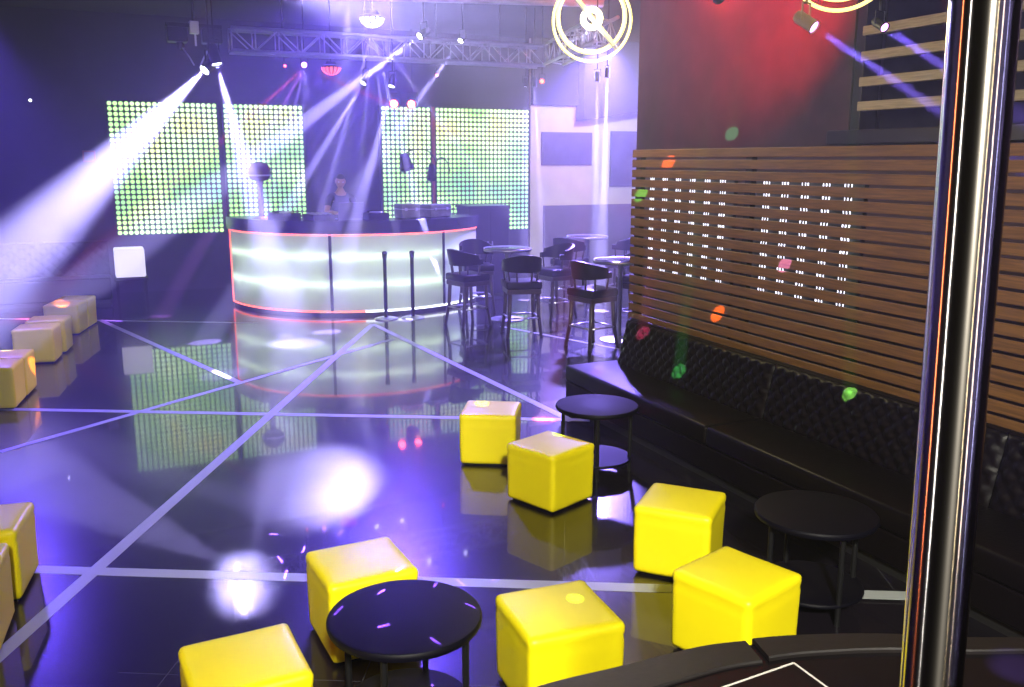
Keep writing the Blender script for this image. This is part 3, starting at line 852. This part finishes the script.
# the twin heads whose beams cross the left LED screen
beam('beam_spotlight', 'bright spotlight under the truss end, its beam sweeping down to the left', (1.34, 12.5, 3.415), (-.86, 11.1, 1.28), 6500 * PW, LAV, 17, 'biglens', 1.1, 1.0)
beam('beam_spotlight', 'bright spotlight under the truss end, its beam dropping onto the left end of the bar', (1.467, 12.2, 3.464), (1.95, 11.6, .9), 3800 * PW, LAV, 13, 'biglens', 1.1, .9)
beam('beam_spotlight', 'small spotlight above the gap between the LED screens, left one, beam slanting down left', (3.55, 13, 3.37), (2.62, 12.6, 2.1), 2500 * PW, LAV, 5, 'lens', .8, group=G)
beam('beam_spotlight', 'small spotlight above the left edge of the right LED screen, beam widening downwards', (3.97, 13, 3.34), (3.45, 12.6, 2.0), 2500 * PW, LAV, 6, 'lens', .8, group=G)
beam('beam_spotlight', 'spotlight on the truss right of the bowl light, long beam slanting down left', (4.34, 12.8, 4.03), (2.50, 12.0, 2.80), 5000 * PW, LAV, 5, 'lens', .9, group=G)
beam('beam_spotlight', 'spotlight on the truss farther right, thin beam slanting down left towards the LED screen', (4.97, 12.8, 4.0), (3.85, 12.0, 2.85), 2400 * PW, LAV, 4, 'lens', .7, group=G)
G2 = 'downlights by the pale wall'
beam('downlight', 'narrow downlight over the right edge of the LED screen, left of its close pair', (6.447, 13.7, 3.465), (6.35, 13.5, 0), 3600 * PW, LAV, 3.5, 'lens', .6, group=G2)
beam('downlight', 'narrow downlight over the pale wall edge, right of its close pair', (6.61, 13.7, 3.48), (6.8, 13.6, 0), 4200 * PW, LAV, 3.5, 'lens', .6, group=G2)
beam('downlight', 'narrow downlight in front of the pale wall, dimmer left one of the right pair', (6.82, 12, 3.44), (6.9, 12.1, 0), 4500 * PW, LAV, 4, 'lens', .6, group=G2)
beam('downlight', 'narrow downlight in front of the pale wall, brighter right one of the right pair', (6.985, 12, 3.5), (6.95, 12.0, 0), 8500 * PW, LAV, 4.5, 'lens', .6, group=G2)
# beige spot high at right and its mate
beam('ceiling_spotlight', 'beige ceiling spotlight at top right, violet beam slanting down towards the screen', (4.44, 4.90, 3.17), (4.80, 4.0, 2.52), 9000 * PW, VIO, 4, 'violet', .7, body='beige')
beam('ceiling_spotlight', 'ceiling spotlight just left of the steel pole, faint violet beam before the window bars', (4.872, 4.71, 3.17), (4.835, 4.05, 2.80), 4000 * PW, VIO, 5, 'violet', .5)

# bowl light with glowing ribs (and the red one behind)
def bowl_light(name, label, c, r, m, n=14):
    t = thing(name, label, 'party light', c)
    MB().lathe([(0, r * .55), (r * .5, r * .5), (r * .62, r * .2), (r * 1.02, .06 * r), (r * 1.02, 0), (0, 0)], 32).build('housing', M['black'], t, smooth=math.radians(40))
    MB().lathe([(r * .93, 0), (r * .86, -r * .3), (r * .62, -r * .58), (r * .3, -r * .72), (0, -r * .75)], 32).build('inner_bowl', M['glass'], t, smooth=True)
    for k in range(n):
        a = 2 * PI * k / n; bm = MB()
        def f(u, v):
            aa = a + (u - .5) * 2 * PI / n * .62; ph = v * 1.25 + .12
            rr = r * math.cos(ph) ; return (rr * math.cos(aa), rr * math.sin(aa), -r * .82 * math.sin(ph))
        bm.grid(3, 8, f); bm.build('light_rib', M[m], t, smooth=True)
    MB().tube([(0, 0, r * .5), (0, 0, CEIL - c[2])], .012, 8).build('drop_rod', M['black'], t)
    return t
BOWL = (3.54, 12.4, 4.19)
bw = bowl_light('bowl_light', 'large white ribbed bowl light above the truss throwing a fan of rays', BOWL, .165, 'bowl')
for tg, pw in (((2.9, 12.2, 2.4), 70), ((3.35, 12.6, 2.2), 50), ((4.25, 12.9, 2.0), 120), ((4.9, 12.6, 2.6), 70), ((3.75, 12.4, 2.0), 60)):
    l = light('SPOT', 'ray_lamp', (0, 0, -.17), pw * 45 * PW, LAV, bw, None, 3.0, .3, .01)
    l.rotation_euler = (Vector(tg) - Vector(BOWL)).to_track_quat('-Z', 'Y').to_euler()
RAYS = Vector((1.2, 1.4, 4.45))      # added source for the coloured spots, where thin haze hides its rays
for tg, pw, cl, an in (((3.5, 7.0, 0), 300, (1, .05, .12), 3.4), ((4.40, 6.24, .487), 260, (.1, 1, .15), 1.0), ((4.45, 4.35, .75), 420, (.25, 1, .1), 1.1), ((6.98, 9.0, 2.62), 60, (.1, 1, .35), .8),
                       ((0.0, 14.15, 0), 160, (.35, .1, 1), 2.4), ((4.6, 6.8, 2.28), 60, (1, .22, .05), 1.2), ((4.6, 5.23, 1.54), 60, (.3, .15, 1), 1.4), ((4.58, 7.2, 2.0), 50, (.1, 1, .3), .9), ((4.6, 6.0, 1.05), 50, (1, .25, .05), 1.3),
                       ((1.757, 3.2, .41), 9, (.6, 1, .75), 1.4), ((2.82, 5.4, .41), 16, (.45, 1, .3), .9), ((2.62, 6.35, .41), 22, (.9, .9, 1), .8), ((4.42, 6.85, .74), 260, (1, .08, .2), 1.5), ((3.97, 6.9, .40), 160, (1, .05, .2), 2.0),
                       ((-.72, 10.0, .3), 60, (1, .25, .05), 1.4), ((-.60, 13.4, .41), 50, (1, .25, .05), 1.2),
                       ((3.25, 5.62, .52), 60, (.5, .42, 1), 4.5), ((4.08, 7.03, .42), 420, (.6, .55, 1), 1.8), ((2.90, 1.93, .5), 14, (.3, .2, 1), 6)):
    light('SPOT', 'spot_ray', RAYS, pw * 700, cl, None, tg, an * .55, .9 if an > 2 else .3, .004)
bowl_light('bowl_light', 'small red ribbed bowl light glowing below the truss', (3.34, 14.0, 3.68), .15, 'redlens')
PURP = (2.932, 14.0, 3.69)
pl_, _ = can('effect_light', 'small violet effect light below the truss, left of the red bowl light', PURP, (2.0, 11.2, 3.2), 'violet', .7)
for tg, pw, cl in (((2.2, 14.1, 2.5), 30, (.6, .2, 1)), ((2.55, 14.1, 2.4), 30, (.4, .25, 1)), ((2.85, 14.1, 2.4), 26, (.4, .3, 1)), ((3.05, 14.1, 2.4), 26, (.4, .3, 1)), ((3.9, 13.8, 3.28), 30, (1, .12, .2)), ((1.8, 14.2, 2.7), 30, (1, .1, .3))):
    l = light('SPOT', 'ray_lamp', (0, -.06, -.04), pw * 40 * PW, cl, pl_, None, 4, .3, .01)
    l.rotation_euler = (Vector(tg) - Vector(PURP)).to_track_quat('-Z', 'Y').to_euler()
can('effect_light', 'tiny red lamp left of the violet effect light', (2.65, 14.0, 3.663), (2.6, 13.0, 3.5), 'redlamp', .35)
can('effect_light', 'tiny red lamp at the right end of the truss', (6.5, 13.2, 3.52), (5.9, 12.0, 3.2), 'redlamp', .6)
can('effect_light', 'tiny red lamp over the middle of the right LED screen', (5.03, 14.0, 3.62), (4.7, 13.0, 3.3), 'redlamp', .4)
# two red lamps on the top of the right LED screen that streak the floor
for x, lab in ((5.14, 'red lamp clipped on the top left corner of the right LED screen'), (5.48, 'red lamp clipped on the right LED screen top, second from its left corner')):
    can('effect_light', lab, (x, 16.7, 3.33), (x - 2.6, 12.0, 2.9), 'redhot', 1.25)
# red flood under the ceiling
rf, p_ = can('flood_light', 'red ceiling flood light at top centre right making the red haze', (5.16, 6.94, 3.72), (7.0, 8.8, 3.75), 'redlamp', .8)
l = light('SPOT', 'flood_lamp', (.02, .02, 0), 70 * PW, (1, .04, .03), rf, None, 95, 1, .03)
l.rotation_euler = Vector((1.84, 1.86, .75)).to_track_quat('-Z', 'Y').to_euler()
tl = thing('pilot_lamp', 'tiny white pilot light high on the dark wall at far left', 'lamp', (-.914, 17.1, 3.25))
MB().box(-.04, .04, -.04, 0, -.03, .03, .005).build('housing', M['black'], tl)
MB().lathe([(.02, 0), (.015, .01), (0, .013)], 12, Matrix.Translation((0, -.04, 0)) @ Matrix.Rotation(PI / 2, 4, 'X')).build('lens', M['lens'], tl)

# twin bracket fixture at the truss end
tw = thing('moving_head_light', 'dark twin light fixture hanging at the left end of the truss', 'spotlight', (1.33, 13.3, 3.74))
MB().box(-.36, .36, -.03, .03, .30, .35, .006).build('cross_bar', M['black'], tw)
MB().tube([(0, 0, .35), (0, 0, .98)], .02, 10).build('drop_rod', M['black'], tw)
MB().box(-.06, .06, -.06, .06, .22, .38, .01).build('clamp', M['alu'], tw)
for s in (-1, 1):
    MB().box(s * .22 - .13, s * .22 + .13, -.12, .12, .10, .29, .02, 3).build('base_box', M['black'], tw)
    MB().tube([(s * .20, -.02, .10), (s * .17, -.05, .02)], .045, 12).build('head', M['plinth'], tw, smooth=True)
    MB().tube([(s * .17, -.06, .03), (s * .09, -.12, -.10), (s * .04, -.14, -.20)], .012, 8).build('bracket_arm', M['alu'], tw, smooth=True)
MB().box(-.012, .012, -.135, -.12, .05, .2).build('clip', M['alu'], tw)

# ------------------------------------------------------------------ neon ring pendants
def make_ring():
    t = thing('ring_pendant', 'x', 'pendant lamp')
    R1, R2 = .345, .30
    MB().tube([(R1 * math.cos(2 * PI * i / 72), 0, R1 * math.sin(2 * PI * i / 72)) for i in range(72)], .013, 10, closed=True).build('outer_ring', M['ring'], t, smooth=True)
    MB().tube([(R2 * math.cos(2 * PI * i / 72), .10, .03 + R2 * math.sin(2 * PI * i / 72)) for i in range(72)], .019, 10, closed=True).build('inner_ring', M['ring'], t, smooth=True)
    d = Vector((-.66, 0, .75)).normalized()
    MB().tube([tuple(d * -R1), tuple(d * R1)], .008, 8).build('cross_bar', M['alu'], t, smooth=True)
    MB().tube([tuple(d * -R2 + Vector((0, .1, .03))), tuple(d * R2 + Vector((0, .1, .03)))], .022, 8).build('light_bar', M['ring'], t, smooth=True)
    MB().tube([(.075 * math.cos(2 * PI * i / 36), .06, .02 + .075 * math.sin(2 * PI * i / 36)) for i in range(36)], .027, 10, closed=True).build('hub', M['hubglow'], t, smooth=True)
    for i in range(4):
        a = PI / 4 + i * PI / 2
        MB().tube([(R1 * math.cos(a), 0, R1 * math.sin(a)), (R2 * math.cos(a), .10, .03 + R2 * math.sin(a))], .005, 6).build('spacer', M['alu'], t)
    MB().tube([(0, .0, R1), (0, .0, 1.5)], .005, 6).build('cord', M['cable'], t)
    return t
N0 = make_ring()
for i, (loc, rz, lab) in enumerate([((4.11, 7.35, 3.515), -.45, 'glowing double neon ring with cross bar hanging at top centre'),
                                    ((4.64, 4.9, 3.64), -.7, 'glowing neon ring cut by the top of the photo, above the window bars')]):
    r = N0 if i == 0 else copy_tree(N0)
    r.location = loc; r.rotation_euler = (math.radians(8), 0, rz); tag(r, lab, 'pendant lamp', 'neon ring pendants')
light('POINT', 'pendant_glow', (4.05, 7.2, 3.4), 160, (1, .86, .45), size=.3)

# ------------------------------------------------------------------ room lights
# lavender washes without fixtures, several of them added only to fill the haze
def wash(loc, tgt, power, col, angle, blend=.8, size=.15): return light('SPOT', 'wash_lamp', loc, power, col, None, tgt, angle, blend, size)
WASH = (.26, .18, 1.0)
wash((1.7, 10.9, 4.5), (1.95, 8.3, 4.12), 76000, LAV, 22, .5)           # sheet of light under the ceiling
wash((2.6, 10.9, 4.55), (5.4, 5.2, 3.75), 26000, LAV, 6, .5)
wash((2.6, 10.9, 4.5), (5.3, 4.6, 3.4), 18000, LAV, 4, .5)
wash((8.4, 14.36, 4.4), (6.0, 12.0, 0), 12000, WASH, 75)                 # added haze fill over the bar tables
wash((10.8, 14.0, 3.7), (4.2, 9.7, 3.35), 24000, LAV, 20, .9)            # hidden level beam, added to brighten the haze above the bar tables
wash((3.3, 12.6, 4.4), (1.27, 6.35, 0), 13000, LAV, 8, .9, .05)       # pool on the dance floor
wash((1.55, 13.6, 4.5), (.56, 4.85, 0), 2600, LAV, 2.4, .9, .05)            # lamp added to draw the spotlight's reflected streak on the floor
wash((-1.5, 14.5, 4.5), (-1.6, 11.0, 0), 2200, (.14, .07, 1), 70)                 # added violet fill at far left
wash((3.6, 12.0, 4.55), (.6, 8.5, 0), 6000, (.14, .07, 1), 75)                  # added violet fill over the dance floor
# warm house light above and behind the photographer
light('SPOT', 'house_lamp', (-.4, -2.4, 4.4), 4800, (1, .95, .80), None, (3.0, 5.2, 1.0), 57, .7, .25)
# unseen strip lights added along the walls to put bright streaks in the pole
for loc, c, pw, wd in (((-3.15, .85, 1.7), (1, .97, .95), 20, .07), ((.25, -3.95, 1.7), (1, .82, .52), 9, .05), ((1.7, -3.95, 1.7), (1, .85, .60), 14, .06), ((3.6, -3.95, 1.7), (.6, .7, 1), 5, .05), ((-3.15, 3.0, 1.7), (1, .25, .10), 22, .12)):
    light('AREA', 'pole_streak_light', loc, pw, c, None, (.86, .65, 1.7), size=wd, sy=3.3)
light('SPOT', 'corner_fill_light', (9.6, 13.2, 4.5), 700, (1, .93, .82), None, (9.4, 17, 2.2), 95, .6, .2)  # added warm light out of view, brightening the pale corner wall

# a laser head throws small violet dashes over the near floor and tables
def dash_lamp(loc, tgt, power, col, angle, scale=34):
    o = light('SPOT', 'laser_lamp', loc, power, col, None, tgt, angle, .1, .003)
    L = o.data; L.use_nodes = True; nt = L.node_tree
    em = next(n for n in nt.nodes if n.type == 'EMISSION')
    N = nt.nodes.new; lk = nt.links.new
    tc = N('ShaderNodeTexCoord'); sp = N('ShaderNodeSeparateXYZ'); lk(tc.outputs['Normal'], sp.inputs[0])
    dx = N('ShaderNodeMath'); dx.operation = 'DIVIDE'; lk(sp.outputs['X'], dx.inputs[0]); lk(sp.outputs['Z'], dx.inputs[1])
    dy = N('ShaderNodeMath'); dy.operation = 'DIVIDE'; lk(sp.outputs['Y'], dy.inputs[0]); lk(sp.outputs['Z'], dy.inputs[1])
    cb = N('ShaderNodeCombineXYZ'); lk(dx.outputs[0], cb.inputs[0]); lk(dy.outputs[0], cb.inputs[1])
    sc = N('ShaderNodeVectorMath'); sc.operation = 'SCALE'; sc.inputs['Scale'].default_value = scale; lk(cb.outputs[0], sc.inputs[0])
    vo = N('ShaderNodeTexVoronoi'); vo.voronoi_dimensions = '2D'; vo.inputs['Scale'].default_value = 1; lk(sc.outputs[0], vo.inputs['Vector'])
    sb = N('ShaderNodeVectorMath'); sb.operation = 'SUBTRACT'; lk(sc.outputs[0], sb.inputs[0]); lk(vo.outputs['Position'], sb.inputs[1])
    sc2 = N('ShaderNodeSeparateColor'); lk(vo.outputs['Color'], sc2.inputs[0])
    an = N('ShaderNodeMath'); an.operation = 'MULTIPLY'; an.inputs[1].default_value = 6.283; lk(sc2.outputs[0], an.inputs[0])
    ro = N('ShaderNodeVectorRotate'); ro.rotation_type = 'Z_AXIS'; lk(sb.outputs[0], ro.inputs['Vector']); lk(an.outputs[0], ro.inputs['Angle'])
    s2 = N('ShaderNodeSeparateXYZ'); lk(ro.outputs[0], s2.inputs[0])
    def lim(sock, t):
        a = N('ShaderNodeMath'); a.operation = 'ABSOLUTE'; lk(sock, a.inputs[0])
        b = N('ShaderNodeMath'); b.operation = 'LESS_THAN'; b.inputs[1].default_value = t; lk(a.outputs[0], b.inputs[0]); return b
    a = lim(s2.outputs['X'], .13); b = lim(s2.outputs['Y'], .018)
    m = N('ShaderNodeMath'); m.operation = 'MULTIPLY'; lk(a.outputs[0], m.inputs[0]); lk(b.outputs[0], m.inputs[1])
    lk(m.outputs[0], em.inputs['Strength'])
dash_lamp((3.0, 10.2, 4.45), (.98, 3.19, .5), 60000, (.22, .07, 1), 6.0, 50)
dash_lamp((2.0, 11.2, 4.45), (1.55, 5.2, 0), 50000, (.22, .08, 1), 13)

# ------------------------------------------------------------------ haze in the room's air
w = bpy.data.worlds.new('club_haze'); S.world = w; w.use_nodes = True
nt = w.node_tree
bg = nt.nodes['Background']; bg.inputs['Color'].default_value = (.05, .045, .09, 1); bg.inputs['Strength'].default_value = 0.0
vs = nt.nodes.new('ShaderNodeVolumeScatter')
vs.inputs['Color'].default_value = (.95, .95, 1, 1); vs.inputs['Density'].default_value = .012; vs.inputs['Anisotropy'].default_value = .25
# haze density shaped by depth: thinned near the stage to keep the foreground dark
tc = nt.nodes.new('ShaderNodeTexCoord'); sx_ = nt.nodes.new('ShaderNodeSeparateXYZ')
geo = nt.nodes.new('ShaderNodeNewGeometry')
nt.links.new(geo.outputs['Position'], sx_.inputs[0])
mr = nt.nodes.new('ShaderNodeMapRange'); mr.interpolation_type = 'SMOOTHSTEP'
mr.inputs['From Min'].default_value = 3.0; mr.inputs['From Max'].default_value = 10.0
mr.inputs['To Min'].default_value = .0012; mr.inputs['To Max'].default_value = .018
nt.links.new(sx_.outputs['Y'], mr.inputs['Value']); nt.links.new(mr.outputs['Result'], vs.inputs['Density'])
w.cycles.volume_step_size = .6
nt.links.new(vs.outputs[0], nt.nodes['World Output'].inputs['Volume'])

# ------------------------------------------------------------------ camera
F, PITCH, ROLL, YAW, HC = 897.2, math.radians(11.541), math.radians(.074), .4257446682, 2.2984
cam = bpy.data.cameras.new('camera'); co = link(bpy.data.objects.new('camera', cam))
cam.sensor_fit = 'HORIZONTAL'; cam.sensor_width = 36; cam.lens = 36 * F / 1024
cam.clip_start = .05; cam.clip_end = 100
fwd = Vector((math.sin(YAW) * math.cos(PITCH), math.cos(YAW) * math.cos(PITCH), -math.sin(PITCH)))
q = fwd.to_track_quat('-Z', 'Y').to_matrix().to_4x4()
co.matrix_world = Matrix.Translation((0, 0, HC)) @ q @ Matrix.Rotation(ROLL, 4, 'Z')
S.camera = co

S.view_settings.view_transform = 'Standard'; S.view_settings.look = 'None'
S.view_settings.exposure = 0; S.view_settings.gamma = 1; S.view_settings.use_curve_mapping = False
S.cycles.max_bounces = 6; S.cycles.volume_bounces = 0; S.cycles.diffuse_bounces = 3; S.cycles.glossy_bounces = 4
S.cycles.transmission_bounces = 4; S.cycles.sample_clamp_indirect = 6; S.cycles.caustics_reflective = False; S.cycles.caustics_refractive = False
S.cycles.use_denoising = True
